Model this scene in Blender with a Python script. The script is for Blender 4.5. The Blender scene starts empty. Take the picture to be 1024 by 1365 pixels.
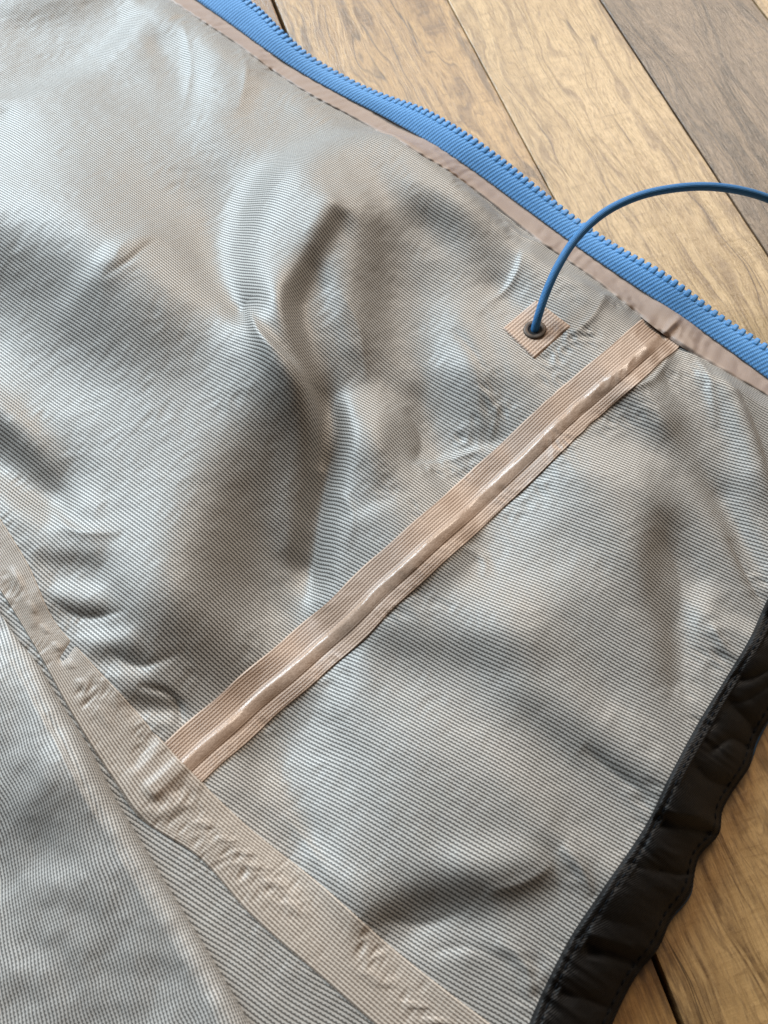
import bpy, math
import numpy as np
from mathutils import Vector, Matrix

# ------------------------------------------------------------------ camera
F_PX, CX, CY = 1150.0, 512.0, 682.5          # focal length / centre of a 1024 x 1365 frame
TILT = math.radians(26.0)                    # away from straight down
DIST = 0.36
CAM = np.array([0.0, -DIST * math.sin(TILT), DIST * math.cos(TILT)])
scene = bpy.context.scene
COL = scene.collection
cam_data = bpy.data.cameras.new('camera')
cam = bpy.data.objects.new('camera', cam_data)
COL.objects.link(cam)
cam.location = CAM
cam.rotation_euler = (TILT, 0, 0)
cam_data.sensor_fit = 'VERTICAL'
cam_data.sensor_height = 24.0
cam_data.lens = 24.0 * F_PX / 1365.0
cam_data.clip_start = 0.005
cam_data.clip_end = 20
cam_data.dof.use_dof = True
cam_data.dof.focus_distance = 0.347
cam_data.dof.aperture_fstop = 11
scene.camera = cam

# ------------------------------------------------------------------ light
world = bpy.data.worlds.new('World')
scene.world = world
world.use_nodes = True
bg = world.node_tree.nodes['Background']
bg.inputs['Color'].default_value = (1.0, 0.80, 0.62, 1)
bg.inputs['Strength'].default_value = 0.075


def area(name, loc, target, sx, sy, power, col):
    d = bpy.data.lights.new(name, 'AREA')
    d.shape = 'RECTANGLE'
    d.size, d.size_y = sx, sy
    d.energy = power
    d.color = col
    o = bpy.data.objects.new(name, d)
    COL.objects.link(o)
    o.location = loc
    o.rotation_euler = (Vector(target) - Vector(loc)).to_track_quat('-Z', 'Y').to_euler()
    return o


area('window_light', (-1.5, 1.75, 1.45), (0, 0, 0), 1.8, 1.2, 96, (0.72, 0.88, 1.0))
area('room_light', (0.75, 2.1, 1.75), (0, 0, 0), 1.8, 1.0, 50, (1.0, 0.86, 0.72))
vs = scene.view_settings
vs.view_transform = 'Standard'
vs.look = 'None'
vs.exposure = 0.34
vs.gamma = 1.0

# ------------------------------------------------------------------ geometry helpers
ST, CT = math.sin(TILT), math.cos(TILT)


def ray(uv):
    uv = np.asarray(uv, float)
    x = (uv[..., 0] - CX) / F_PX
    y = -(uv[..., 1] - CY) / F_PX
    return np.stack([x, ST + y * CT, -CT + y * ST], -1)


def ground(uv, z=0.006):
    d = ray(uv)
    s = (np.asarray(z) - CAM[2]) / d[..., 2]
    return CAM[:2] + d[..., :2] * s[..., None]


def pixel(P):
    P = np.asarray(P, float) - CAM
    fw = P[..., 1] * ST - P[..., 2] * CT
    up = P[..., 1] * CT + P[..., 2] * ST
    return np.stack([CX + F_PX * P[..., 0] / fw, CY - F_PX * up / fw], -1)


def spline(pts, n):
    p = np.asarray(pts, float)
    if len(p) == 2:
        t = np.linspace(0, 1, n)[:, None]
        return p[0] * (1 - t) + p[1] * t
    e = np.vstack([2 * p[0] - p[1], p, 2 * p[-1] - p[-2]])
    seg = np.sqrt(np.linalg.norm(np.diff(e, axis=0), axis=1))
    k = np.concatenate([[0], np.cumsum(seg)])
    out = []
    for i in range(1, len(e) - 2):
        t = np.linspace(k[i], k[i + 1], 40, endpoint=False)[:, None]
        A1 = (k[i] - t) / (k[i] - k[i - 1]) * e[i - 1] + (t - k[i - 1]) / (k[i] - k[i - 1]) * e[i]
        A2 = (k[i + 1] - t) / (k[i + 1] - k[i]) * e[i] + (t - k[i]) / (k[i + 1] - k[i]) * e[i + 1]
        A3 = (k[i + 2] - t) / (k[i + 2] - k[i + 1]) * e[i + 1] + (t - k[i + 1]) / (k[i + 2] - k[i + 1]) * e[i + 2]
        B1 = (k[i + 1] - t) / (k[i + 1] - k[i - 1]) * A1 + (t - k[i - 1]) / (k[i + 1] - k[i - 1]) * A2
        B2 = (k[i + 2] - t) / (k[i + 2] - k[i]) * A2 + (t - k[i]) / (k[i + 2] - k[i]) * A3
        out.append((k[i + 1] - t) / (k[i + 1] - k[i]) * B1 + (t - k[i]) / (k[i + 1] - k[i]) * B2)
    c = np.vstack(out + [p[-1:]])
    s = np.concatenate([[0], np.cumsum(np.linalg.norm(np.diff(c, axis=0), axis=1))])
    q = np.linspace(0, s[-1], n)
    return np.stack([np.interp(q, s, c[:, j]) for j in range(c.shape[1])], -1)


def seg_dist(X, Y, line):
    """distance, side (+ left of travel) and run fraction of grid points to a polyline"""
    best = np.full(X.shape, 1e9)
    side = np.ones(X.shape)
    run = np.zeros(X.shape)
    L = np.linalg.norm(np.diff(line, axis=0), axis=1)
    cum = np.concatenate([[0], np.cumsum(L)])
    for i in range(len(line) - 1):
        ax, ay = line[i]
        dx, dy = line[i + 1] - line[i]
        t = np.clip(((X - ax) * dx + (Y - ay) * dy) / max(dx * dx + dy * dy, 1e-18), 0, 1)
        ex, ey = X - ax - t * dx, Y - ay - t * dy
        d = np.sqrt(ex * ex + ey * ey)
        m = d < best
        best[m] = d[m]
        side[m] = np.sign(dx * ey - dy * ex)[m]
        run[m] = ((cum[i] + t * L[i]) / cum[-1])[m]
    return best, side, run


# ------------------------------------------------------------------ folds of the cloth
RES = 0.0008
x0, x1, y0, y1 = -0.235, 0.235, -0.275, 0.345
gx = np.arange(x0, x1, RES)
gy = np.arange(y0, y1, RES)
GX, GY = np.meshgrid(gx, gy)
MM = 0.000313                                   # metres per photograph pixel at the centre

LD = np.array([-0.48, 0.877])
LD /= np.linalg.norm(LD)


def paint(strokes):
    S = np.zeros(GX.shape)
    for pts, w, val in strokes:
        g = ground(np.asarray(pts, float))
        if len(g) > 2:
            g = spline(g, 10 * len(g))
        wm = w * MM
        lo = g.min(0) - 3 * wm
        hi = g.max(0) + 3 * wm
        ix = slice(*np.searchsorted(gx, [lo[0], hi[0]]))
        iy = slice(*np.searchsorted(gy, [lo[1], hi[1]]))
        if ix.stop <= ix.start or iy.stop <= iy.start:
            continue
        X, Y = GX[iy, ix], GY[iy, ix]
        if len(g) == 1:
            d = np.hypot(X - g[0, 0], Y - g[0, 1])
        else:
            d, _, _ = seg_dist(X, Y, g)
        S[iy, ix] += val * np.exp(-(d / wm) ** 2)
    return S


def solve(S, lam=0.06, wl=0.45):
    py, px = S.shape
    pad = 160
    P = np.pad(S, pad)
    ky = 2 * np.pi * np.fft.fftfreq(P.shape[0], RES)[:, None]
    kx = 2 * np.pi * np.fft.fftfreq(P.shape[1], RES)[None, :]
    kl = kx * LD[0] + ky * LD[1]
    kt = -kx * LD[1] + ky * LD[0]
    Z = np.fft.fft2(-P) * (-1j * kl) / (kl ** 2 + lam * kt ** 2 + (2 * np.pi / wl) ** 2)
    return np.real(np.fft.ifft2(Z))[pad:-pad, pad:-pad]


def rough(seed, wl, ratio=1.0, ang=0.0):
    """band-limited random relief, unit deviation"""
    r = np.random.default_rng(seed).standard_normal(GX.shape)
    ky = np.fft.fftfreq(r.shape[0], RES)[:, None]
    kx = np.fft.fftfreq(r.shape[1], RES)[None, :]
    c, s = math.cos(ang), math.sin(ang)
    a = kx * c + ky * s
    b = -kx * s + ky * c
    k2 = (a * ratio) ** 2 + b ** 2
    f = np.exp(-(k2 * wl ** 2)) * (k2 * wl ** 2)
    n = np.real(np.fft.ifft2(np.fft.fft2(r) * f))
    return n / n.std()


STROKES = [
    # --- upper left of the front panel
    ([(40, 60), (110, 40), (160, 10)], 40, -.30),
    ([(-20, 205), (60, 165), (150, 100), (230, 20)], 32, .40),
    ([(-10, 225), (25, 200)], 22, -.40),
    ([(190, 40), (215, 90)], 16, -.22),
    ([(265, 40), (280, 190)], 34, .20),
    ([(300, 30), (345, 95)], 20, .16),
    ([(360, 110), (330, 190)], 16, -.18),
    ([(380, 120), (400, 170)], 22, .15),
    ([(450, 165), (480, 200)], 18, -.18),
    ([(170, 170), (240, 250)], 40, .10),
    ([(-20, 385), (110, 415), (230, 490)], 75, -.42),
    ([(0, 340), (30, 345)], 14, .3),
    ([(110, 455), (170, 410), (205, 375)], 18, .2),
    ([(175, 445), (225, 385)], 14, -.22),
    ([(250, 330)], 60, .12),
    ([(200, 500), (280, 560)], 60, -.12),
    ([(0, 500), (20, 540)], 24, .15),
    # --- broad slopes
    ([(30, 430), (150, 470), (260, 520)], 95, -.30),
    ([(110, 500), (210, 570), (130, 620)], 75, -.22),
    ([(250, 640), (340, 760), (290, 900)], 85, -.48),
    ([(510, 420), (550, 540)], 70, -.26),
    ([(120, 170), (300, 200), (420, 230)], 90, .16),
    ([(680, 830), (600, 1000), (760, 900)], 110, .12),
    # --- the big fold
    ([(530, 215), (470, 225), (400, 262), (352, 318), (332, 390), (345, 470)], 46, .66),
    ([(340, 470), (370, 525), (412, 555)], 13, .85),
    ([(455, 360), (415, 420), (395, 465), (402, 505), (422, 545)], 15, -1.0),
    ([(500, 365), (490, 440), (500, 520)], 42, -.62),
    ([(560, 330), (620, 355), (650, 400)], 30, -.55),
    ([(560, 240), (620, 300)], 22, .25),
    ([(610, 270), (680, 330)], 16, -.25),
    ([(428, 560), (430, 610), (415, 670), (400, 740)], 20, -.95),
    ([(385, 600), (330, 680), (310, 760)], 58, -.85),
    ([(455, 560), (455, 620), (440, 690), (425, 790)], 18, .85),
    ([(490, 540), (490, 600)], 28, .35),
    ([(260, 860), (320, 900)], 46, -.62),
    ([(440, 440), (470, 500)], 10, .25),
    # --- near the eyelet and seam
    ([(590, 440), (600, 500)], 34, .30),
    ([(640, 540), (648, 590)], 17, -.42),
    ([(548, 540), (560, 610)], 22, -.40),
    ([(560, 640), (610, 625), (650, 615)], 9, .35),
    ([(520, 600), (510, 660)], 22, -.25),
    ([(470, 710), (520, 690)], 12, .2),
    ([(700, 350), (680, 400)], 12, .25),
    ([(730, 390), (790, 430)], 14, .25),
    ([(650, 470), (670, 520)], 14, .22),
    ([(770, 420), (800, 440)], 8, -.3),
    # --- left edge valley
    ([(-20, 585), (40, 615), (85, 655)], 28, -.62),
    ([(-10, 545), (60, 600), (130, 690)], 18, .32),
    ([(0, 650), (50, 690), (95, 705)], 22, .45),
    ([(95, 725), (140, 730)], 11, .25),
    ([(80, 768), (150, 772)], 11, -.36),
    ([(100, 805), (150, 810)], 12, .3),
    ([(80, 832), (150, 838)], 10, -.40),
    ([(130, 866), (190, 866)], 11, .32),
    ([(150, 890), (200, 888)], 9, -.32),
    ([(160, 912), (210, 915)], 9, .3),
    ([(190, 945), (245, 945)], 10, -.6),
    ([(205, 968), (235, 965)], 8, .6),
    ([(180, 620), (260, 700)], 45, .10),
    # --- lower right panel
    ([(880, 480), (905, 520)], 11, .35),
    ([(850, 510), (870, 540)], 9, -.35),
    ([(800, 570), (880, 600)], 26, -.34),
    ([(925, 530), (950, 580), (975, 650)], 20, .50),
    ([(965, 560), (1000, 640), (1010, 690)], 16, -.36),
    ([(740, 640), (820, 650)], 30, .24),
    ([(870, 610), (930, 680), (975, 765), (1005, 822)], 17, -.55),
    ([(960, 690), (1010, 780)], 15, .5),
    ([(868, 720), (850, 790), (880, 850), (885, 910)], 27, -.62),
    ([(925, 800), (905, 850), (900, 930)], 16, .5),
    ([(955, 840), (1000, 860)], 12, .45),
    ([(940, 870), (960, 890)], 9, -.3),
    ([(625, 735), (610, 770), (560, 800)], 20, -.45),
    ([(700, 700), (660, 800), (740, 780)], 45, .34),
    ([(520, 870), (600, 880), (700, 895)], 26, -.34),
    ([(470, 880), (455, 930)], 18, .3),
    ([(400, 930), (340, 1000)], 26, -.5),
    ([(540, 960), (620, 980)], 40, .14),
    ([(700, 955), (770, 1012), (860, 1072)], 24, -.42),
    ([(810, 960), (850, 1020)], 28, .36),
    ([(650, 1020), (720, 1070)], 34, .16),
    ([(600, 1145), (680, 1140), (725, 1152)], 20, .36),
    ([(500, 1225), (570, 1195), (650, 1188), (718, 1165)], 20, -.85),
    ([(705, 1122), (748, 1145), (775, 1190)], 10, -.3),
    ([(760, 1120), (800, 1150)], 18, .3),
    ([(560, 1260), (640, 1250)], 18, .3),
    ([(620, 1280), (690, 1268)], 9, -.25),
    ([(700, 1290), (715, 1330)], 10, -.3),
    ([(420, 1130), (450, 1170)], 16, .3),
    ([(330, 1060), (380, 1110)], 20, -.25),
    # strip beyond the hem tape sinks into the fold
    ([(215, 1140), (300, 1250), (400, 1365)], 20, .1),
]
S = paint(STROKES) * .88
Z = solve(S)
Z += 0.00004 * rough(3, 0.014) + 0.00002 * rough(5, 0.005, 2.0, 0.9)

CREASES = [
    ([(338, 455), (365, 520), (416, 557)], 7, .0022), ([(424, 548), (432, 585), (428, 640)], 6, -.0022),
    ([(765, 1006), (815, 1045), (868, 1078)], 6, -.0014), ([(955, 735), (985, 790), (1004, 824)], 5, -.0014),
    ([(735, 1135), (760, 1160), (778, 1196)], 6, .0012), ([(640, 1192), (690, 1180), (726, 1158)], 7, .0011),
    ([(230, 378), (195, 420), (165, 440)], 6, -.0006), ([(600, 262), (640, 300), (690, 335)], 7, -.0008),
    ([(548, 640), (590, 628), (650, 612)], 5, .0009), ([(540, 560), (560, 600), (552, 640)], 6, -.0007),
    ([(630, 545), (655, 570), (650, 605)], 5, .0008), ([(560, 215), (590, 260), (600, 300)], 7, .0007),
    ([(660, 320), (690, 350), (735, 360)], 5, .0008), ([(690, 370), (676, 410), (640, 440)], 5, .0007),
    ([(600, 470), (630, 510), (640, 540)], 6, -.0006), ([(455, 440), (480, 480), (490, 540)], 6, .0006),
    ([(800, 420), (770, 470), (720, 500)], 5, .0007), ([(880, 500), (850, 545), (800, 570)], 5, .0008),
    ([(905, 480), (925, 540), (935, 600)], 6, .0009), ([(950, 530), (990, 610), (1012, 690)], 7, -.0010),
    ([(600, 745), (640, 760), (640, 790)], 5, .0006), ([(930, 845), (950, 880), (975, 893)], 4, .0009),
    ([(655, 1255), (690, 1280), (705, 1325)], 5, .0009), ([(560, 1270), (620, 1262), (680, 1285)], 5, -.0006),
    ([(85, 700), (120, 735), (180, 740)], 6, .0007), ([(75, 815), (130, 842), (190, 838)], 5, -.0009),
    ([(160, 885), (200, 905), (250, 890)], 5, -.0008), ([(200, 930), (240, 940), (252, 975)], 4, -.0014),
    ([(380, 1085), (420, 1140), (450, 1180)], 6, .0006), ([(505, 1225), (560, 1232), (620, 1215)], 6, -.0006),
    ([(440, 660), (470, 700), (465, 750)], 6, .0005), ([(870, 730), (895, 790), (890, 850)], 8, -.0006),
    ([(250, 60), (262, 120), (255, 180)], 7, .0005), ([(320, 85), (335, 130), (325, 190)], 6, .0005),
]
for pts, w, val in CREASES:
    g = spline(ground(np.asarray(pts, float)), 24)
    wm = w * MM * 1.1
    lo, hi = g.min(0) - 7 * wm, g.max(0) + 7 * wm
    ix = slice(*np.searchsorted(gx, [lo[0], hi[0]]))
    iy = slice(*np.searchsorted(gy, [lo[1], hi[1]]))
    d, _, run = seg_dist(GX[iy, ix], GY[iy, ix], g)
    Z[iy, ix] += 1.4 * val * np.exp(-(np.sqrt(d * d + (.25 * wm) ** 2) - .25 * wm) / wm) * np.clip(4 * run * (1 - run), 0, 1) ** .7 * np.exp(-(d / (5 * wm)) ** 2)


def gdir(a, b):
    d = ground(np.array([b], float))[0] - ground(np.array([a], float))[0]
    return math.atan2(d[1], d[0])


def crisp(n):
    return 1 - np.sqrt(n * n + .02)


def sampler(Zf):
    def f(xy):
        xy = np.asarray(xy, float)
        a = np.clip((xy[..., 0] - x0) / RES, 0, len(gx) - 1.001)
        b = np.clip((xy[..., 1] - y0) / RES, 0, len(gy) - 1.001)
        i, j = a.astype(int), b.astype(int)
        fa, fb = a - i, b - j
        return (Zf[j, i] * (1 - fa) * (1 - fb) + Zf[j, i + 1] * fa * (1 - fb)
                + Zf[j + 1, i] * (1 - fa) * fb + Zf[j + 1, i + 1] * fa * fb)
    return f


# ---- outlines, in photograph pixels, brought down to the ground
FACE_UP = [(165, -75), (268, 0), (311, 30), (361, 66), (412, 99), (463, 127), (520, 156), (612, 210), (712, 282), (772, 326), (848, 378), (912, 420), (966, 458), (1024, 500), (1120, 568)]
FACE_LO = [(115, -75), (225, 0), (260, 24), (311, 57), (361, 94), (412, 127), (463, 154), (520, 186), (612, 240), (712, 318), (792, 374), (842, 413), (902, 458), (976, 502), (1024, 530), (1120, 595)]
ZIP_OUT = [(275, -75), (328, 0), (344, 13), (374, 43), (412, 76), (453, 101), (488, 119), (520, 132), (562, 147), (612, 175), (662, 210), (712, 250), (762, 290), (812, 325), (887, 369), (962, 425), (1024, 466), (1120, 535)]
BIND_IN = [(1110, 660), (1060, 735), (1024, 797), (1000, 850), (970, 900), (930, 965), (890, 1040), (862, 1098), (800, 1190), (760, 1250), (722, 1325), (704, 1368), (670, 1460)]
BIND_OUT = [(1160, 760), (1085, 870), (1030, 948), (1008, 985), (997, 1022), (985, 1040), (962, 1078), (957, 1110), (930, 1142), (918, 1190), (894, 1222), (876, 1262), (845, 1302), (818, 1355), (775, 1460)]
SEAM_C = [(896, 430), (877, 446), (700, 605), (560, 735), (400, 880), (250, 1012), (200, 1055)]
HEM_UP = [(-110, 520), (-50, 610), (0, 690), (38, 752), (72, 826), (112, 872), (168, 932), (240, 1012), (330, 1100), (430, 1180), (530, 1268), (660, 1368), (790, 1460)]
HEM_LO = [(-150, 570), (-70, 690), (0, 788), (48, 866), (98, 958), (150, 1040), (188, 1092), (262, 1142), (330, 1218), (430, 1306), (500, 1368), (610, 1460)]
BACK_E = [(-150, 575), (-70, 695), (0, 803), (40, 866), (62, 892), (92, 942), (130, 1002), (165, 1070), (190, 1112), (232, 1182), (282, 1262), (345, 1368), (400, 1460)]

# small crumples pulled by the tapes, running out into the cloth
def closeness(line, reach):
    d, _, _ = seg_dist(GX, GY, ground(spline(line, 50)))
    return np.exp(-(d / reach) ** 2)


patchy = np.clip(.5 + .6 * rough(41, .03), 0, 1.4)
k_seam = closeness(SEAM_C, .024) * (1 - closeness(SEAM_C, .0125)) * 1.7 * (.35 + .65 * closeness([(600, 560), (720, 470), (860, 470)], .05))
Z += .00042 * k_seam * patchy * crisp(rough(42, .0075, 1.7, gdir((560, 600), (640, 690))))
HEM_M = [((a[0] + b[0]) / 2, (a[1] + b[1]) / 2) for a, b in zip(spline(HEM_UP, 14), spline(HEM_LO, 14))]
k_hem = closeness(HEM_M, .013)
Z += .00024 * k_hem * patchy * crisp(rough(43, .0042, 3.0, gdir((300, 1170), (350, 1110))))
Z += .00030 * closeness(FACE_LO, .026) * patchy * crisp(rough(44, .008, 3.0, gdir((600, 300), (640, 240))))
Z += .00040 * closeness(BIND_IN, .016) * patchy * crisp(rough(45, .007, 2.6, gdir((800, 1140), (850, 1170))))
Z += .00005 * patchy * crisp(rough(46, .010, 1.5, 1.0))

# keep outer edges near the floor
edge = np.vstack([ground(spline(FACE_UP, 60)), ])
dE, sE, _ = seg_dist(GX, GY, edge)
bE = np.vstack([ground(spline(BIND_IN, 60)), ])
dB, sB, _ = seg_dist(GX, GY, bE)
near = np.clip(dE / 0.04, 0, 1)
near = near * near * (3 - 2 * near)
nearB = np.clip(dB / 0.08, 0, 1)
near = np.minimum(near, .62 + .38 * nearB * nearB * (3 - 2 * nearB))
Z -= Z.min()
Z = Z * (0.45 + 0.55 * near) + 0.0022
print('relief range mm', Z.min() * 1000, Z.max() * 1000)
zmain = sampler(Z)


def on_cloth(uv, dz=0.0, zf=None):
    zf = zf or zmain
    xy = ground(uv, 0.01)
    for _ in range(5):
        z = zf(xy) + dz
        xy = ground(uv, z)
    return np.concatenate([xy, (zf(xy) + dz)[..., None]], -1)


def mesh_obj(name, V, Fq, mat, parent=None, uv=None, smooth=True):
    V = np.asarray(V, np.float32)
    Fq = np.asarray(Fq, np.int32)
    me = bpy.data.meshes.new(name)
    n, k = Fq.shape
    me.vertices.add(len(V))
    me.vertices.foreach_set('co', V.ravel())
    me.loops.add(n * k)
    me.loops.foreach_set('vertex_index', Fq.ravel())
    me.polygons.add(n)
    me.polygons.foreach_set('loop_start', np.arange(0, n * k, k, dtype=np.int32))
    me.polygons.foreach_set('loop_total', np.full(n, k, np.int32))
    me.polygons.foreach_set('use_smooth', np.full(n, smooth, bool))
    if uv is not None:
        l = me.uv_layers.new(name='UVMap')
        l.data.foreach_set('uv', np.asarray(uv, np.float32)[Fq.ravel()].ravel())
    me.update()
    me.validate()
    if mat:
        me.materials.append(mat)
    o = bpy.data.objects.new(name, me)
    COL.objects.link(o)
    if parent:
        o.parent = parent
    return o


def grid_faces(nr, nc, off=0, closed=False):
    r = np.arange(nr - 1)[:, None]
    c = np.arange(nc if closed else nc - 1)[None, :]
    c2 = (c + 1) % nc
    a = r * nc + c
    return np.stack([a, r * nc + c2, (r + 1) * nc + c2, (r + 1) * nc + c], -1).reshape(-1, 4) + off


# ------------------------------------------------------------------ node helpers
class NT:
    def __init__(self, name):
        self.m = bpy.data.materials.new(name)
        self.m.use_nodes = True
        self.t = self.m.node_tree
        self.b = self.t.nodes['Principled BSDF']
        self.out = self.t.nodes['Material Output']

    def n(self, typ, **kw):
        nd = self.t.nodes.new(typ)
        for k, v in kw.items():
            setattr(nd, k, v)
        return nd

    def link(self, a, b):
        self.t.links.new(a, b)

    def val(self, s, v):
        if hasattr(v, 'is_output') or isinstance(v, bpy.types.NodeSocket):
            self.link(v, s)
        else:
            s.default_value = v

    def math(self, op, a, b=0.0, c=None, clamp=False):
        nd = self.n('ShaderNodeMath', operation=op, use_clamp=clamp)
        self.val(nd.inputs[0], a)
        self.val(nd.inputs[1], b)
        if c is not None:
            self.val(nd.inputs[2], c)
        return nd.outputs[0]

    def mix(self, f, a, b):
        nd = self.n('ShaderNodeMix', data_type='RGBA')
        self.val(nd.inputs['Factor'], f)
        for s, v in ((nd.inputs[6], a), (nd.inputs[7], b)):
            if isinstance(v, tuple):
                s.default_value = (*v, 1)
            else:
                self.link(v, s)
        return nd.outputs[2]

    def noise(self, vec, scale, detail=2, rough=.5, dist=0.0):
        nd = self.n('ShaderNodeTexNoise')
        self.link(vec, nd.inputs['Vector'])
        nd.inputs['Scale'].default_value = scale
        nd.inputs['Detail'].default_value = detail
        nd.inputs['Roughness'].default_value = rough
        nd.inputs['Distortion'].default_value = dist
        return nd.outputs['Fac']

    def maprange(self, v, a, b, c=0.0, d=1.0, smooth=True):
        nd = self.n('ShaderNodeMapRange', interpolation_type='SMOOTHSTEP' if smooth else 'LINEAR')
        self.link(v, nd.inputs[0])
        for i, q in enumerate((a, b, c, d)):
            self.val(nd.inputs[i + 1], q)
        return nd.outputs[0]

    def mapping(self, vec, scale=(1, 1, 1), loc=(0, 0, 0)):
        nd = self.n('ShaderNodeMapping')
        self.link(vec, nd.inputs['Vector'])
        nd.inputs['Scale'].default_value = scale
        nd.inputs['Location'].default_value = loc
        return nd.outputs[0]

    def bump(self, h, dist, strength=1.0, normal=None):
        nd = self.n('ShaderNodeBump')
        nd.inputs['Distance'].default_value = dist
        nd.inputs['Strength'].default_value = strength
        self.link(h, nd.inputs['Height'])
        if normal:
            self.link(normal, nd.inputs['Normal'])
        return nd.outputs[0]


def uv_split(t):
    uvn = t.n('ShaderNodeUVMap')
    sp = t.n('ShaderNodeSeparateXYZ')
    t.link(uvn.outputs[0], sp.inputs[0])
    return uvn.outputs[0], sp.outputs[0], sp.outputs[1]


def ribbed(name, light, dark, pitch, rough_=.42, spec=.5, zig=.13, depth=.00010, alpha=1.0, lo=-.55, hi=.45, flat=None, metal=0.0, cr=.26):
    """fine raised ribs along U, crossed by tiny stitches"""
    t = NT(name)
    uv, u, v = uv_split(t)
    wob = t.noise(uv, 160, 2)
    cross = t.math('SINE', t.math('MULTIPLY', u, 2 * math.pi / (pitch * 1.05)))
    ph = t.math('ADD', t.math('MULTIPLY', v, 1 / pitch), t.math('MULTIPLY', cross, zig * .5))
    ph = t.math('ADD', ph, t.math('MULTIPLY', wob, .12))
    st = t.math('SINE', t.math('MULTIPLY', ph, 2 * math.pi))
    st2 = t.math('ADD', st, t.math('MULTIPLY', cross, cr))
    rib = t.maprange(st2, lo, hi)
    if flat:                                        # smooth window across the strip, in metres of V
        a = t.maprange(v, flat[0] - .0004, flat[0] + .0004)
        b = t.maprange(v, flat[1] - .0004, flat[1] + .0004)
        w = t.math('SUBTRACT', a, b)
        fine = t.noise(t.mapping(uv, (900, 1500, 1)), 1, 2)
        rib = t.math('ADD', t.math('MULTIPLY', rib, t.math('SUBTRACT', 1.0, w)),
                     t.math('MULTIPLY', w, t.maprange(fine, .3, .7, .45, .8)))
    big = t.noise(uv, 28, 3)
    grain = t.noise(uv, 1500, 1)
    col = t.mix(rib, dark, light)
    hsv = t.n('ShaderNodeHueSaturation')
    t.link(col, hsv.inputs['Color'])
    t.link(t.math('ADD', t.math('MULTIPLY', big, .18), t.math('MULTIPLY_ADD', grain, .24, .79)), hsv.inputs['Value'])
    t.link(hsv.outputs[0], t.b.inputs['Base Color'])
    ro = t.math('MULTIPLY_ADD', big, .12, rough_ - .06)
    if flat:
        ro = t.math('SUBTRACT', ro, t.math('MULTIPLY', w, .20))
    t.link(ro, t.b.inputs['Roughness'])
    t.b.inputs['Specular IOR Level'].default_value = spec
    t.b.inputs['Metallic'].default_value = metal
    crk = t.noise(uv, 130, 4, .6)
    n1 = t.bump(crk, .0006, .14)
    t.link(t.bump(rib, depth, .8, n1), t.b.inputs['Normal'])
    if alpha < 1:
        t.b.inputs['Alpha'].default_value = alpha
    return t.m


M_FAB = ribbed('grey_membrane', (.465, .445, .415), (.102, .095, .087), .00126, .50, .5, metal=.14, depth=.00008)
M_BACK = ribbed('grey_membrane_reverse', (.54, .52, .49), (.135, .128, .12), .00112, .52, metal=.08, depth=.00006, cr=.5)
M_SEAM = ribbed('beige_seam_tape', (.55, .405, .31), (.24, .152, .104), .00118, .42, flat=(-.0010, .0036))
M_HEM = ribbed('pale_seam_tape', (.70, .61, .52), (.26, .205, .165), .00136, .40, alpha=.76)
M_FACE = ribbed('taupe_facing', (.40, .305, .25), (.30, .22, .175), .0009, .5, depth=.00004)
M_PATCH = ribbed('beige_patch', (.58, .42, .32), (.27, .17, .115), .0013, .45)


def zip_mat():
    t = NT('blue_zip_tape')
    uv, u, v = uv_split(t)
    a = t.math('SINE', t.math('MULTIPLY', t.math('ADD', u, t.math('MULTIPLY', v, .9)), 2 * math.pi / .0019))
    b = t.math('SINE', t.math('MULTIPLY', v, 2 * math.pi / .0013))
    w = t.math('MULTIPLY_ADD', t.math('MULTIPLY', a, b), .8, t.math('MULTIPLY_ADD', t.noise(uv, 700, 2), .9, -.45))
    w = t.maprange(w, -.8, .8)
    f = t.noise(uv, 900, 3)
    col = t.mix(t.math('MULTIPLY_ADD', f, .4, t.math('MULTIPLY', w, .6)), (.04, .19, .49), (.175, .45, .81))
    t.link(col, t.b.inputs['Base Color'])
    t.b.inputs['Roughness'].default_value = .75
    t.b.inputs['Sheen Weight'].default_value = .25
    t.link(t.bump(w, .0003, .8), t.b.inputs['Normal'])
    return t.m


def plain(name, col, rough_, noise_scale=600, amount=.25, bump=.0001, spec=.5, metal=0.0):
    t = NT(name)
    tc = t.n('ShaderNodeTexCoord').outputs['Object']
    f = t.noise(tc, noise_scale, 3)
    t.link(t.mix(t.maprange(f, .25, .75), tuple(c * (1 - amount) for c in col), tuple(min(1, c * (1 + amount)) for c in col)), t.b.inputs['Base Color'])
    t.b.inputs['Roughness'].default_value = rough_
    t.b.inputs['Specular IOR Level'].default_value = spec
    t.b.inputs['Metallic'].default_value = metal
    t.link(t.bump(f, bump, .6), t.b.inputs['Normal'])
    return t.m


M_ZIP = zip_mat()
M_TOOTH = plain('blue_moulded_plastic', (.07, .26, .56), .5)
M_METAL = plain('antique_brass', (.085, .06, .045), .5, metal=.4)
M_HOLE = plain('dark_inside', (.01, .01, .011), .9)
M_THREAD = plain('black_thread', (.006, .007, .009), .8, spec=.1)
M_NAVY = plain('navy_shell', (.02, .07, .14), .6)


def cord_mat():
    t = NT('blue_braided_cord')
    uv, u, v = uv_split(t)
    p = .0011
    a = t.math('SINE', t.math('MULTIPLY', t.math('ADD', u, v), 2 * math.pi / p))
    b = t.math('SINE', t.math('MULTIPLY', t.math('SUBTRACT', u, v), 2 * math.pi / p))
    w = t.maprange(t.math('MULTIPLY', a, b), -.7, .7)
    t.link(t.mix(w, (.014, .12, .33), (.045, .27, .60)), t.b.inputs['Base Color'])
    t.b.inputs['Roughness'].default_value = .5
    t.link(t.bump(w, .00016, .8), t.b.inputs['Normal'])
    return t.m


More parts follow.
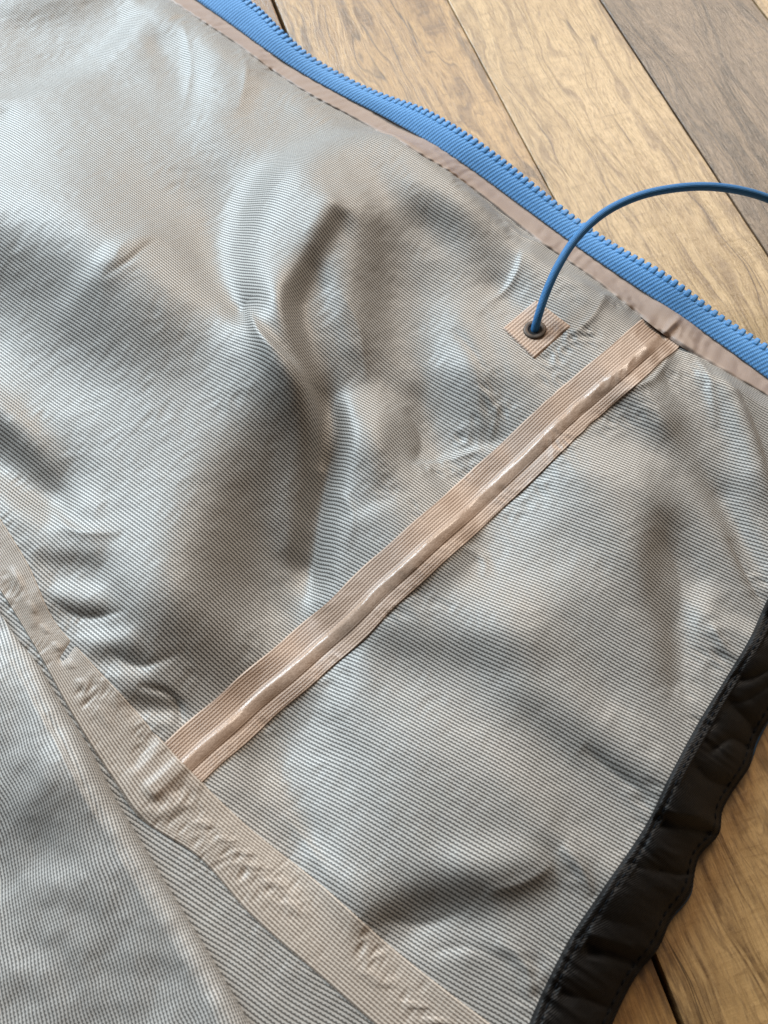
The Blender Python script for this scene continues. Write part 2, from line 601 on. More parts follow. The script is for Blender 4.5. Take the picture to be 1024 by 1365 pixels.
def nylon_mat():
    t = NT('black_nylon')
    uv, u, v = uv_split(t)
    a = t.math('SINE', t.math('MULTIPLY', t.math('ADD', v, t.math('MULTIPLY', u, .5)), 2 * math.pi / .00085))
    f = t.noise(uv, 1200, 2)
    w = t.math('MULTIPLY_ADD', a, .35, f)
    t.link(t.mix(t.maprange(w, .1, .9), (.0035, .0033, .0033), (.019, .0175, .017)), t.b.inputs['Base Color'])
    t.b.inputs['Roughness'].default_value = .52
    t.b.inputs['Specular IOR Level'].default_value = .2
    crk = t.noise(uv, 120, 4, .6)
    n1 = t.bump(crk, .0006, .15)
    t.link(t.bump(w, .00012, .8, n1), t.b.inputs['Normal'])
    return t.m


M_CORD = cord_mat()
M_NYLON = nylon_mat()


def wood(name, light, mid, dark, seed, streak=.5, rough_=.36, half=.046):
    t = NT(name)
    tc = t.n('ShaderNodeTexCoord').outputs['Object']
    v = t.mapping(tc, (1, 1, 1), (seed * 3.7, seed * 1.3, 0))
    warp = t.noise(t.mapping(v, (7, 26, 1)), 1, 3)
    comb = t.n('ShaderNodeCombineXYZ')
    t.link(t.math('MULTIPLY', warp, .05), comb.inputs[1])
    add = t.n('ShaderNodeVectorMath', operation='ADD')
    t.link(v, add.inputs[0])
    t.link(comb.outputs[0], add.inputs[1])
    w = add.outputs[0]
    long1 = t.noise(t.mapping(w, (8, 130, 1)), 1, 5, .6)
    long2 = t.noise(t.mapping(w, (45, 1000, 1)), 1, 3, .6)
    line = t.noise(t.mapping(w, (5, 95, 1), (9, 4, 0)), 1, 2, .5)
    vein = t.maprange(t.math('ABSOLUTE', t.math('SUBTRACT', line, .5)), .0, .05, 1.0, 0.0)
    crn = t.noise(t.mapping(w, (3.2, 42, 1), (2, 7, 0)), 1, 3, .55)
    crack = t.maprange(t.math('ABSOLUTE', t.math('SUBTRACT', crn, .52)), .0, .012, 1.0, 0.0)
    saw = t.noise(t.mapping(v, (330, 55, 1)), 1, 4, .65)
    blot = t.noise(t.mapping(v, (30, 55, 1)), 1, 5, .65)
    fleck = t.noise(t.mapping(v, (130, 900, 1)), 1, 4, .65)
    c = t.mix(t.maprange(long1, .35, .70), light, mid)
    c = t.mix(t.math('MULTIPLY', t.maprange(long2, .45, .70), .45), c, dark)
    c = t.mix(t.math('MULTIPLY', t.math('MULTIPLY', vein, t.maprange(blot, .34, .55)), streak), c, dark)
    c = t.mix(t.math('MULTIPLY', t.maprange(saw, .44, .62), .42), c, mid)
    c = t.mix(t.math('MULTIPLY', t.maprange(saw, .58, .72), .35), c, dark)
    c = t.mix(t.math('MULTIPLY', t.maprange(blot, .54, .72), .55), c, dark)
    c = t.mix(t.math('MULTIPLY', t.maprange(fleck, .48, .66), .42), c, dark)
    c = t.mix(t.math('MULTIPLY', t.math('MULTIPLY', crack, t.maprange(long1, .42, .58)), .85), c, tuple(q * .4 for q in dark))
    sp = t.n('ShaderNodeSeparateXYZ')
    t.link(tc, sp.inputs[0])
    rim = t.maprange(t.math('ABSOLUTE', sp.outputs[1]), half * .72, half)
    worn = t.maprange(t.noise(t.mapping(v, (22, 120, 1), (3, 8, 0)), 1, 4, .6), .48, .62)
    c = t.mix(t.math('MULTIPLY', t.math('MULTIPLY', rim, worn), .75), c, tuple(q * .6 for q in dark))
    t.link(c, t.b.inputs['Base Color'])
    t.link(t.math('MULTIPLY_ADD', fleck, .35, rough_ - .14), t.b.inputs['Roughness'])
    t.b.inputs['Specular IOR Level'].default_value = .8
    h = t.math('ADD', t.math('MULTIPLY', long2, .6), t.math('ADD', t.math('MULTIPLY', saw, .45), fleck))
    t.link(t.bump(h, .0006, .55), t.b.inputs['Normal'])
    return t.m


# ------------------------------------------------------------------ floor
def tag(o, **kw):
    for k, v in kw.items():
        o[k] = v
    return o


def box(name, sx, sy, sz, bev, mat, parent=None):
    import bmesh
    bm = bmesh.new()
    bmesh.ops.create_cube(bm, size=1)
    for q in bm.verts:
        q.co = Vector((q.co.x * sx, q.co.y * sy, q.co.z * sz))
    bmesh.ops.bevel(bm, geom=[e for e in bm.edges], offset=bev, segments=2, affect='EDGES', profile=.6)
    me = bpy.data.meshes.new(name)
    bm.to_mesh(me)
    bm.free()
    me.materials.append(mat)
    o = bpy.data.objects.new(name, me)
    COL.objects.link(o)
    if parent:
        o.parent = parent
    return o


g1 = ground(np.array([(800, 0), (1024, 340)]), 0.0)
dirp = (g1[0] - g1[1]) / np.linalg.norm(g1[0] - g1[1])
nrm = np.array([dirp[1], -dirp[0]])                     # to the right of the boards


def off(uv):
    return float(ground(np.array(uv, float), 0.0) @ nrm)


base = off((800, 0))
marks = {k: off(k) for k in [(800, 0), (1024, 340), (592, 0), (745, 262), (331, 0), (1004, 0), (868, 1262), (905, 1365)]}
print('board offsets', {k: round((v - base) * 1000, 1) for k, v in marks.items()})
M_OAK = wood('pale_oak', (.49, .30, .125), (.34, .195, .074), (.11, .055, .020), 1, .85)
M_OAK2 = wood('golden_oak', (.56, .385, .195), (.40, .26, .12), (.15, .085, .036), 4, .7)
M_GREY = wood('weathered_oak', (.20, .135, .082), (.11, .072, .043), (.018, .012, .008), 7, 1.0)
M_BROWN = wood('brown_oak', (.34, .185, .062), (.235, .12, .038), (.09, .04, .012), 11, .5)
M_GAP = plain('dark_joint', (.012, .009, .007), .8)

floor = mesh_obj('floor', [(-.7, -.7, -.012), (.7, -.7, -.012), (.7, .9, -.012), (-.7, .9, -.012)], [(0, 1, 2, 3)], M_GAP)
tag(floor, kind='structure', label='oak plank floor with dark joints under the jacket')
ang = math.atan2(dirp[1], dirp[0])
GAPW = .0013
CUTS = [(-.37, .0013), (-.278, .0013), (-.1835, .0021), (-.0855, .0005), (0.0, .0009), (.0858, .0009), (.172, .0013), (.26, .0013), (.35, .0013)]
mats = [M_OAK, M_BROWN, M_OAK, M_OAK2, M_GREY, M_OAK2, M_OAK, M_GREY]

def plank(a, b, lo, hi, mat):
    w = b - a
    o = box('plank', hi - lo - GAPW, w, .012, .0007, mat, floor)
    mid = nrm * (base + (a + b) / 2) + dirp * ((lo + hi) / 2)
    o.location = (mid[0], mid[1], -.006)
    o.rotation_euler = (0, 0, ang)
    return o


for i in range(len(CUTS) - 1):
    plank(CUTS[i][0] + CUTS[i][1] / 2, CUTS[i + 1][0] - CUTS[i + 1][1] / 2, -.62, .75, mats[i])

# ------------------------------------------------------------------ jacket
jacket = bpy.data.objects.new('jacket', None)
COL.objects.link(jacket)
tag(jacket, label='grey jacket laid inside up on the oak floor, blue zipper and black hem', category='jacket')

seam_line = ground(spline([(1100, 255)] + SEAM_C[1:-1] + [(150, 1100), (-200, 1420)], 80))
dS, sS, _ = seg_dist(GX, GY, seam_line)          # + is left of travel (towards lower right panel?)


def inside(edge_pts, keep_sign, grow):
    l = ground(spline(edge_pts, 80))
    d, s, _ = seg_dist(GX, GY, l)
    return d * s * keep_sign + grow


in_face = inside(FACE_LO, -1, .0025)
in_bind = inside(BIND_IN, -1, .0012)
in_back = inside(BACK_E, 1, .012)
print('probe', [(float(sampler(q)(ground(np.array([p], float)))[0])) for q in (in_face, in_bind, in_back) for p in ((600, 700),)])
base_mask = (in_face > 0) & (in_bind > 0) & (in_back > 0)


def dirg(a, b):
    d = ground(np.array([b], float))[0] - ground(np.array([a], float))[0]
    return d / np.linalg.norm(d)


def panel(name, mask, d, mat, warp_seed):
    vm = mask
    fm = vm[:-1, :-1] & vm[1:, :-1] & vm[:-1, 1:] & vm[1:, 1:]
    used = np.zeros(vm.shape, bool)
    used[:-1, :-1] |= fm
    used[1:, :-1] |= fm
    used[:-1, 1:] |= fm
    used[1:, 1:] |= fm
    idx = np.full(vm.shape, -1)
    idx[used] = np.arange(used.sum())
    V = np.stack([GX[used], GY[used], Z[used]], -1)
    f = np.stack([idx[:-1, :-1][fm], idx[:-1, 1:][fm], idx[1:, 1:][fm], idx[1:, :-1][fm]], -1)
    nn = np.array([-d[1], d[0]])
    wv = .00028 * rough(warp_seed, .06)[used]
    uv = np.stack([V[:, :2] @ d, V[:, :2] @ nn + wv], -1)
    return mesh_obj(name, V, f, mat, jacket, uv)


up_side = sampler(sS)(ground(np.array([(300, 500)], float)))[0] > 0
upm = (sS > 0) if up_side else (sS <= 0)
p1 = panel('front_panel', base_mask & upm, dirg((200, 480), (300, 548)), M_FAB, 21)
p2 = panel('hem_panel', base_mask & (~upm | (dS < RES * 1.5)), dirg((600, 900), (700, 956)), M_FAB, 22)
tag(p1, label='grey ribbed lining panel with a large fold')
tag(p2, label='grey ribbed lining panel beside the black hem')


def strip(name, A, B, n, m, mat, dz, zf=None, parent=jacket, uv_mid=False):
    """ribbon between two outlines; dz(s, t, px) is the height above the cloth; s along 0-1, t across 0-1"""
    a, b = spline(A, n), spline(B, n)
    t = np.linspace(0, 1, m)
    px = a[:, None, :] * (1 - t[None, :, None]) + b[:, None, :] * t[None, :, None]
    s = np.linspace(0, 1, n)[:, None] * np.ones((1, m))
    T = np.ones((n, 1)) * t[None, :]
    P = on_cloth(px, dz(s, T, px), zf)
    c = P[:, m // 2]
    L = np.concatenate([[0], np.cumsum(np.linalg.norm(np.diff(c, axis=0), axis=1))])
    W = np.linalg.norm(P[:, -1] - P[:, 0], axis=1).mean()
    uv = np.stack([L[:, None] * np.ones((1, m)), (T - .5) * W], -1)
    o = mesh_obj(name, P.reshape(-1, 3), grid_faces(n, m), mat, parent, uv.reshape(-1, 2))
    return o, P


def wrinkle(px, lines, sharp=False):
    h = np.zeros(px.shape[:-1])
    for pts, w, val in lines:
        g = np.asarray(pts, float)
        if len(g) > 2:
            g = spline(g, 8 * len(g))
        if len(g) == 1:
            d = np.hypot(px[..., 0] - g[0, 0], px[..., 1] - g[0, 1])
        else:
            d, _, _ = seg_dist(px[..., 0], px[..., 1], g)
        h += val * (np.exp(-np.sqrt(d * d + 3) / w) if sharp else np.exp(-(d / w) ** 2))
    return h


# seam tape over the seam between the two panels
sc = spline(SEAM_C, 60)
sc = sc + np.stack([np.sin(np.arange(60) * .37) + .6 * np.sin(np.arange(60) * .9), np.cos(np.arange(60) * .31)], -1) * .9
tg = np.gradient(sc, axis=0)
tg /= np.linalg.norm(tg, axis=1)[:, None]
pn = np.stack([tg[:, 1], -tg[:, 0]], -1)                # which side decided below
if pn[30, 0] > 0:
    pn = -pn
hw = np.interp(sc[:, 1], [420, 700, 1010], [31, 34.5, 37.5])[:, None]
SEAM_L, SEAM_R = sc + pn * hw, sc - pn * hw


PROF_T = np.linspace(0, 1, 401)
PROF_R = np.interp(PROF_T, [.40, .44, .48, .51, .55, .62, .69, .72, .78], [0, .3, .85, 1, .90, .62, .15, -.2, 0])
PROF_R = np.convolve(np.pad(PROF_R, 12, mode='edge'), np.hanning(27)[1:-1] / np.hanning(27).sum(), 'valid')


def seam_dz(s, t, px):
    t = t + .016 * np.sin(s * 47) * np.sin(s * 13) + .012 * np.clip((.26 - s) / .1, 0, 1) * np.sin(s * 90 + 4 * np.sin(s * 31))
    r = .0011 * np.clip((.985 - s) / .03, 0, 1) * np.clip((s - .015) / .05, .15, 1) * np.interp(t, PROF_T, PROF_R)
    g = 0
    wob = 1 + .12 * np.sin(s * 31) + .08 * np.sin(s * 73 + 1)
    top = np.clip((.24 - s) / .1, 0, 1)
    k = .00012 * top * np.sin(s * 230 + 5 * np.sin(t * 7) + 3 * np.sin(s * 60)) * np.exp(-((t - .6) / .14) ** 2)
    e = np.minimum(1, np.minimum(t, 1 - t) / .03)
    return -.0003 + .0010 * e + (r + g) * wob + k


seam, _ = strip('seam_tape', SEAM_L, SEAM_R, 700, 110, M_SEAM, seam_dz)
tag(seam, label='beige ribbed tape with a raised ridge over the diagonal seam')

HEM_W = [([(104, 848), (84, 878)], 7, -.0010), ([(205, 975), (182, 1018)], 9, -.0007), ([(212, 1072), (246, 1052)], 9, -.0007), ([(20, 770), (45, 830)], 8, .0006)]


def hem_dz(s, t, px):
    e = np.minimum(1, np.minimum(t, 1 - t) / .025)
    d, _, _ = seg_dist(px[..., 0], px[..., 1], np.array([(260, 1003), (205, 1051)], float))
    over = .0011 * np.exp(-(np.maximum(d - 30, 0) / 14) ** 2) + .0013 * np.exp(-(np.maximum(d - 4, 0) / 9) ** 2)
    puck = .00045 * np.exp(-((t - .48 - .06 * np.sin(s * 19)) / .10) ** 2) * np.clip(.25 + np.sin(s * 150 + 6 * np.sin(s * 21)), 0, 1)
    return -.0003 + .0010 * e + over + puck + wrinkle(px, HEM_W)


hem, _ = strip('hem_tape', HEM_UP, HEM_LO, 600, 60, M_HEM, hem_dz)
tag(hem, label='pale beige ribbed tape along the lower left seam')

FACE_WR = [([(862, 428), (878, 440), (900, 430)], 6, .0012), ([(885, 445), (905, 425)], 4, .001)]


def face_dz(s, t, px):
    e = np.minimum(1, np.minimum(t, 1 - t) / .12)
    tick = .00013 * e * np.sin(s * 420 + 5 * np.sin(s * 40)) * (.3 + .7 * np.sin(s * 17) ** 2)
    lap = .0013 * np.exp(-(np.maximum(np.hypot(px[..., 0] - 893, px[..., 1] - 437) - 26, 0) / 14) ** 2)
    return -.0003 + .0011 * e + lap * np.minimum(1, t / .12) + tick + wrinkle(px, FACE_WR)


facing, PF = strip('zip_facing', FACE_UP, FACE_LO, 600, 18, M_FACE, face_dz)
tag(facing, label='narrow taupe strip along the blue zipper')

# zipper: tape with teeth along its free edge
nz = 500
za = spline([(p[0] - 4 * .5, p[1] + 4 * .8) for p in FACE_UP], nz)
zb = spline(ZIP_OUT, nz)
# match runs: pair each inner point with the nearest outer one, monotonic
sa = np.linspace(0, 1, nz)
pair = np.array([np.argmin(np.hypot(*(zb - q - np.array([22, -28]) * .9).T)) for q in za])
pair = np.maximum.accumulate(pair)
pair = np.convolve(np.pad(pair.astype(float), 20, mode='edge'), np.ones(41) / 41, 'valid')
zb = np.stack([np.interp(pair, np.arange(nz), zb[:, j]) for j in range(2)], -1)
mz = 14
tt = np.linspace(0, 1, mz)
za3 = on_cloth(za, .0007)
zsm = np.convolve(np.pad(za3[:, 2], 25, mode='edge'), np.ones(51) / 51, 'valid') + .0004
za3 = np.concatenate([ground(za, zsm), zsm[:, None]], -1)
wpx = np.hypot(*(zb - za).T)
# where the tape looks narrow it stands up on edge
FULL = .0098
PZ = np.zeros((nz, mz, 3))
lift = np.zeros(nz)
for i in range(nz):
    best = None
    for h in np.linspace(-.001, .012, 53):
        q = ground(zb[i], za3[i, 2] + h)
        L = math.hypot(np.linalg.norm(q - za3[i, :2]), h)
        e = abs(L - FULL) + .25 * abs(h - .001)
        if best is None or e < best[0]:
            best = (e, h)
    lift[i] = best[1]
lift = np.convolve(np.pad(lift, 30, mode='edge'), np.hanning(63)[1:-1] / np.hanning(63).sum(), 'valid')
for i in range(nz):
    zz = np.maximum(za3[i, 2] + lift[i], .0015)
    q = np.append(ground(zb[i], zz), zz)
    lin = za3[i][None, :] * (1 - tt[:, None]) + q[None, :] * tt[:, None]
    lin[:, 2] += .0012 * np.sin(tt * math.pi)
    PZ[i] = lin
L = np.concatenate([[0], np.cumsum(np.linalg.norm(np.diff(PZ[:, 6], axis=0), axis=1))])
uvz = np.stack([L[:, None] * np.ones((1, mz)), np.ones((nz, 1)) * tt[None, :] * FULL], -1)
zipper = mesh_obj('zipper', PZ.reshape(-1, 3), grid_faces(nz, mz), M_ZIP, jacket, uvz.reshape(-1, 2))
sm = zipper.modifiers.new('thick', 'SOLIDIFY')
sm.thickness = .0007
tag(zipper, label='bright blue zipper tape along the upper edge')

tooth_mesh = None
out = PZ[:, -1]
inn = PZ[:, -3]
Lo = np.concatenate([[0], np.cumsum(np.linalg.norm(np.diff(out, axis=0), axis=1))])
PITCH = .0037
for q in np.arange(PITCH, Lo[-1] - PITCH, PITCH):
    p = np.array([np.interp(q, Lo, out[:, j]) for j in range(3)])
    pi = np.array([np.interp(q, Lo, inn[:, j]) for j in range(3)])
    pa = np.array([np.interp(q + .0008, Lo, out[:, j]) for j in range(3)])
    Y = Vector(p - pi).normalized()
    X = Vector(pa - p).normalized()
    Zv = X.cross(Y).normalized()
    X = Y.cross(Zv).normalized()
    if tooth_mesh is None:
        o = box('tooth', .0029, .0042, .0022, .0009, M_TOOTH, zipper)
        import bmesh
        bm = bmesh.new()
        bm.from_mesh(o.data)
        for v in bm.verts:                             # narrower at the free end
            if v.co.y > 0:
                v.co.x *= 1 - .25 * v.co.y / .0021
        bm.to_mesh(o.data)
        bm.free()
        for po in o.data.polygons:
            po.use_smooth = True
        tooth_mesh = o.data
    else:
        o = bpy.data.objects.new('tooth', tooth_mesh)
        COL.objects.link(o)
        o.parent = zipper
    M = Matrix((X, Y, Zv)).transposed().to_4x4()
    M.translation = Vector(p) - Y * .0004
    o.matrix_local = M

# eyelet patch, eyelet and cord
PA = np.array([(669, 438), (715, 399), (762, 435), (712, 480)], float)
n = 30
s, t = np.meshgrid(np.linspace(0, 1, n), np.linspace(0, 1, n), indexing='ij')
px = (PA[0] * ((1 - s) * (1 - t))[..., None] + PA[1] * (s * (1 - t))[..., None] + PA[2] * (s * t)[..., None] + PA[3] * ((1 - s) * t)[..., None])
e = np.minimum(1, np.minimum(np.minimum(s, 1 - s), np.minimum(t, 1 - t)) / .04)
P = on_cloth(px, -.0003 + .0009 * e)
duv = np.stack([s * .0185, t * .0185], -1)
patch = mesh_obj('eyelet_patch', P.reshape(-1, 3), grid_faces(n, n), M_PATCH, jacket, duv.reshape(-1, 2))
tag(patch, label='small square beige patch round the cord eyelet')
ec = on_cloth(np.array([[713.0, 440.0]]), .0008)[0]
nrm_e = Vector(np.cross(P[20, 15] - P[10, 15], P[15, 20] - P[15, 10]))
nrm_e = nrm_e if nrm_e.z > 0 else -nrm_e
nrm_e.normalize()


def torus(name, R1, rings, mat, parent, nseg=40):
    V = []
    for i in range(nseg):
        a = 2 * math.pi * i / nseg
        for (r, z) in rings:
            V.append((math.cos(a) * r, math.sin(a) * r, z))
    k = len(rings)
    f = []
    for i in range(nseg):
        for j in range(k):
            f.append((i * k + j, ((i + 1) % nseg) * k + j, ((i + 1) % nseg) * k + (j + 1) % k, i * k + (j + 1) % k))
    return mesh_obj(name, V, f, mat, parent)


rr = [(.0038 + .0011 * math.cos(b), .0004 + .0005 * math.sin(b)) for b in np.linspace(0, 2 * math.pi, 13)[:-1]]
eye = torus('eyelet', 0, rr, M_METAL, jacket)
qt = Vector((0, 0, 1)).rotation_difference(nrm_e)
eye.rotation_mode = 'QUATERNION'
eye.rotation_quaternion = qt
eye.location = ec
tag(eye, label='dark brass eyelet ring')
hole = mesh_obj('eyelet_hole', [(math.cos(a) * .0034, math.sin(a) * .0034, .0003) for a in np.linspace(0, 2 * math.pi, 25)[:-1]] + [(0, 0, .0003)],
                [(i, (i + 1) % 24, 24) for i in range(24)], M_HOLE, eye)

CORD = [((713, 440), None), ((717, 424), .020), ((727, 393), .030), ((744, 355), .040), ((768, 318), .047), ((805, 284), .053), ((850, 262), .056),
        ((900, 251), .056), ((950, 249), .053), ((1000, 257), .047), ((1040, 272), .038), ((1085, 300), .026), ((1120, 340), .013), ((1135, 385), .005), ((1150, 440), .0035)]
ez = ec[2]
cp = [np.array([ec[0], ec[1], ez - .006]), np.array([ec[0], ec[1], ez - .001])]
for (uvp, h) in CORD[1:]:
    hz = h if h < .006 else ez + (h - .012) * .62
    cp.append(np.append(ground(np.array(uvp, float), hz), hz))
cc = spline(cp, 220)
CR = .0018


def tube(name, c, r, mat, parent, k=14):
    tg = np.gradient(c, axis=0)
    tg /= np.linalg.norm(tg, axis=1)[:, None]
    ref = np.array([0.3, -1.0, 0.2])
    V, uv = [], []
    L = np.concatenate([[0], np.cumsum(np.linalg.norm(np.diff(c, axis=0), axis=1))])
    for i in range(len(c)):
        a = np.cross(tg[i], ref)
        a /= np.linalg.norm(a)
        b = np.cross(tg[i], a)
        for j in range(k + 1):
            w = 2 * math.pi * j / k
            V.append(c[i] + r * (math.cos(w) * a + math.sin(w) * b))
            uv.append((L[i], .0044 * 2.5 * j / k))
    return mesh_obj(name, V, grid_faces(len(c), k + 1), mat, parent, uv)


cord = tube('drawcord', cc, CR, M_CORD, jacket)
tag(cord, label='blue elastic drawcord looping up out of the eyelet')

# black binding along the hem
BW = [([(975, 905), (1000, 905), (1030, 890)], 7, -.0032), ([(955, 928), (990, 935), (1024, 915)], 6, -.0016),
      ([(930, 975), (950, 965)], 7, -.002), ([(975, 940), (1000, 965), (1010, 985)], 10, -.003), ([(950, 1000), (975, 985), (1000, 998)], 6, -.0028),
      ([(930, 1025), (950, 1042), (985, 1050)], 8, -.0022), ([(868, 1092), (900, 1100), (955, 1112)], 8, -.0042), ([(885, 1080), (930, 1088)], 7, .0012),
      ([(875, 1130), (905, 1140)], 9, .0012), ([(880, 1160), (905, 1166), (930, 1162)], 6, -.0026), ([(838, 1155), (870, 1160)], 8, -.0012),
      ([(785, 1268), (815, 1272), (850, 1288), (862, 1300)], 8, -.0042), ([(760, 1250), (790, 1262)], 7, -.0018), ([(790, 1245), (840, 1262)], 9, .0012),
      ([(740, 1322), (775, 1330), (815, 1345)], 10, -.0024), ([(735, 1300), (745, 1330)], 6, .0009), ([(800, 1225), (850, 1235)], 12, -.0010),
      ([(1010, 850), (1050, 840)], 8, -.002), ([(955, 895), (975, 885)], 6, -.0014)]


_fb = sampler(crisp(rough(61, .0065, 2.2, gdir((800, 1260), (850, 1285)))) + .5 * crisp(rough(62, .004, 1.6, gdir((800, 1260), (850, 1250)))))


def fine_b(px):
    return _fb(ground(px, .005))


def bind_z(s, t, px):
    puff = .0030 * np.sin(np.clip(t * 1.02, 0, 1) * math.pi) ** .45
    st = -.0005 * np.exp(-((t - .13) / .03) ** 2) - .0005 * np.exp(-((t - .90) / .03) ** 2)
    gather = .0004 * np.sin(s * 120 + 3 * np.sin(s * 31)) * np.exp(-((t - .13) / .12) ** 2)
    gather += .0004 * np.sin(s * 101 + 3 * np.sin(s * 27)) * np.exp(-((t - .9) / .14) ** 2)
    return .0016 * np.clip(t / .05, 0, 1) - .0004 + puff + st + gather + wrinkle(px, BW, True) * 1.0 * np.clip(t / .2, 0, 1) * np.clip((1.05 - t) / .2, .3, 1) + .00010 * fine_b(px)


bn, bm_ = 520, 60
ba, bb = spline(BIND_IN, bn), spline(BIND_OUT, bn)
pair = np.array([np.argmin(np.hypot(*(bb - q - np.array([88, 62])).T)) for q in ba]).astype(float)
pair = np.maximum.accumulate(pair)
pair = np.convolve(np.pad(pair, 12, mode='edge'), np.ones(25) / 25, 'valid')
BO = np.stack([np.interp(pair, np.arange(bn), bb[:, j]) for j in range(2)], -1)
a, b = ba, BO
t1 = np.linspace(0, 1, bm_)
px = a[:, None] * (1 - t1[None, :, None]) + b[:, None] * t1[None, :, None]
S2 = np.linspace(0, 1, bn)[:, None] * np.ones((1, bm_))
T2 = np.ones((bn, 1)) * t1[None]
zc = zmain(ground(a, .006))
zbase = zc[:, None] * (1 - T2 ** 1.4) + .0035 * T2 ** 1.4
zt = np.maximum(zbase + bind_z(S2, T2, px), .002)
for _ in range(3):
    zt = np.where(T2 < .22, np.maximum(zt, zmain(ground(px, zt)) + .0002 + .0012 * np.clip(T2 / .06, 0, 1)), zt)
PB = np.concatenate([ground(px, zt), zt[..., None]], -1)
# the outer edge rolls under, down to the floor
roll = []
dv = PB[:, -1, :2] - PB[:, -6, :2]
dv /= np.linalg.norm(dv, axis=1)[:, None]
for th in np.linspace(20, 150, 8):
    r = PB[:, -1, 2] * .42
    c_ = math.radians(th)
    roll.append(np.concatenate([PB[:, -1, :2] + dv * (r * math.sin(c_))[:, None] * .5, (PB[:, -1, 2] - r * (1 - math.cos(c_)))[:, None]], -1))
PB = np.concatenate([PB, np.stack(roll, 1)], 1)
Lb = np.concatenate([[0], np.cumsum(np.linalg.norm(np.diff(PB[:, 30], axis=0), axis=1))])
Wb = np.concatenate([[0], np.cumsum(np.linalg.norm(np.diff(PB[bn // 2], axis=0), axis=1))])
uvb = np.stack([Lb[:, None] * np.ones((1, PB.shape[1])), np.ones((bn, 1)) * Wb[None]], -1)
binding = mesh_obj('hem_binding', PB.reshape(-1, 3), grid_faces(bn, PB.shape[1]), M_NYLON, jacket, uvb.reshape(-1, 2))
tag(binding, label='puckered black nylon binding along the hem')

# stitches
V, Fc = [], []


def stitch_row(col):
    line = PB[:, col]
    Ls = np.concatenate([[0], np.cumsum(np.linalg.norm(np.diff(line, axis=0), axis=1))])
    side = PB[:, col + 2] - PB[:, col - 2]
    for q in np.arange(.002, Ls[-1] - .004, .0034):
        a = np.array([np.interp(q, Ls, line[:, j]) for j in range(3)])
        b = np.array([np.interp(q + .0023, Ls, line[:, j]) for j in range(3)])
        w = np.array([np.interp(q, Ls, side[:, j]) for j in range(3)])
        w = w / np.linalg.norm(w) * .00032
        up = np.array([0, 0, .00035])
        o = len(V)
        for f_, h in ((0, -.3), (.2, .8), (.5, 1.1), (.8, .8), (1, -.3)):
            c = a * (1 - f_) + b * f_
            V.extend([c - w + up * (h - .9), c - w * .6 + up * h, c + w * .6 + up * h, c + w + up * (h - .9)])
        Fc.extend((grid_faces(5, 4) + o).tolist())


stitch_row(8)
stitch_row(int(bm_ * .9))
st = mesh_obj('stitching', V, Fc, M_THREAD, binding)
tag(st, kind='stuff')

# navy outer shell showing below the binding
rows = []
for k, (o_, z_) in enumerate([(-.012, .0016), (-.003, .0022), (.0006, .0022), (.0012, .0014), (.0006, .0006), (-.003, .0004)]):
    g = PB[:, bm_ - 1, :2] + dv * (o_ + .0009 * np.sin(np.arange(bn) * .045)[:, None] - .0002)
    rows.append(np.concatenate([g, np.full((bn, 1), z_)], -1))
shell = mesh_obj('outer_shell', np.stack(rows, 1).reshape(-1, 3), grid_faces(bn, len(rows)), M_NAVY, jacket)
tag(shell, label='dark navy outer shell just showing under the hem')

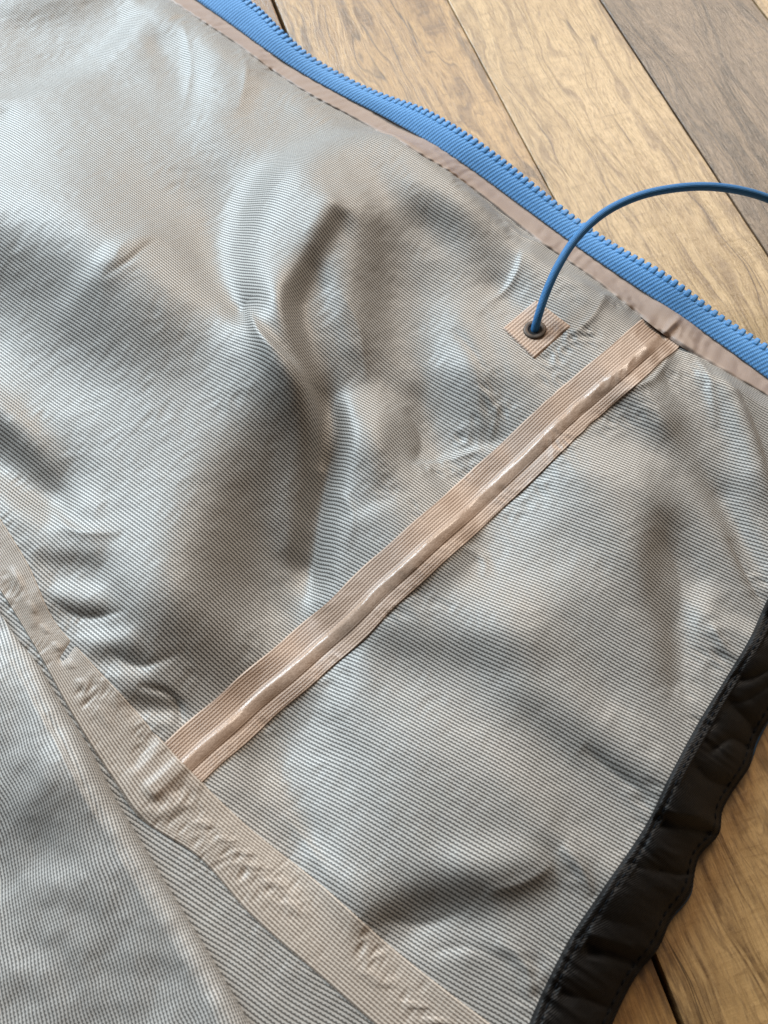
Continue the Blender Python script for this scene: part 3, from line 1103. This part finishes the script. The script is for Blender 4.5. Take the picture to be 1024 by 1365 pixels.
# back panel: folded over at the lower left
S3 = paint([
    ([(20, 880), (70, 960), (110, 1030)], 34, .55),
    ([(-20, 840), (20, 900)], 30, .2),
    ([(0, 1130), (60, 1105), (120, 1085)], 26, -.34),
    ([(30, 1000), (60, 1060)], 30, .12),
    ([(150, 1130), (200, 1230), (260, 1330)], 34, .12),
    ([(120, 1250), (180, 1200)], 40, -.12),
    ([(0, 1230), (80, 1290)], 40, .1),
    ([(60, 1340), (140, 1365)], 30, -.15),
    ([(60, 1180), (120, 1170)], 22, .22),
    ([(-10, 985), (40, 965)], 18, -.2),
    ([(180, 1290), (240, 1270)], 18, -.2),
]) * .75
Z3 = solve(S3) + .00022 * rough(31, .02) + .00004 * rough(33, .006)
zb3 = sampler(Z3)
E = ground(spline(BACK_E, 420), .016)
tE = np.gradient(E, axis=0)
tE /= np.linalg.norm(tE, axis=1)[:, None]
nE = np.stack([tE[:, 1], -tE[:, 0]], -1)
if nE[200, 0] > 0:
    nE = -nE
k = np.ones(61) / 61
nE = np.stack([np.convolve(np.pad(nE[:, j], 30, mode='edge'), k, 'valid') for j in range(2)], -1)
nE /= np.linalg.norm(nE, axis=1)[:, None]
rad = .0055
zedge = zmain(E)
zedge = np.convolve(np.pad(zedge, 40, mode='edge'), np.ones(81) / 81, 'valid')
zedge = np.maximum(zedge, .004)
cols = []
for th in np.linspace(-80, 90, 16):
    c_ = math.radians(th)
    cols.append(np.concatenate([E + nE * (rad * (1 - math.cos(c_))), (zedge + rad * .55 + rad * math.sin(c_) + zb3(E) * max(0, math.sin(c_)))[:, None]], -1))
for q in np.linspace(.0008, .20, 250):
    xy = E + nE * (rad + q)
    fall = 1 - math.exp(-q / .03)
    z = zedge * (1 - fall) + .013 * fall + rad * 1.55 + zb3(xy)
    cols.append(np.concatenate([xy, z[:, None]], -1))
PK = np.stack(cols, 1)
arc = np.concatenate([np.zeros((420, 1)), np.cumsum(np.linalg.norm(np.diff(PK, axis=1), axis=2), axis=1)], 1)
db = dirg((100, 1150), (128, 1250))
nb = np.array([-db[1], db[0]])
flat = E[:, None] + nE[:, None] * (arc - .01)[..., None]
wk = sampler(.0004 * rough(71, .05))(flat)
uvk = np.stack([flat @ db, flat @ nb + wk], -1)
back = mesh_obj('back_panel', PK.reshape(-1, 3), grid_faces(420, PK.shape[1]), M_BACK, jacket, uvk.reshape(-1, 2))
tag(back, label='light grey ribbed panel folded over at the lower left')
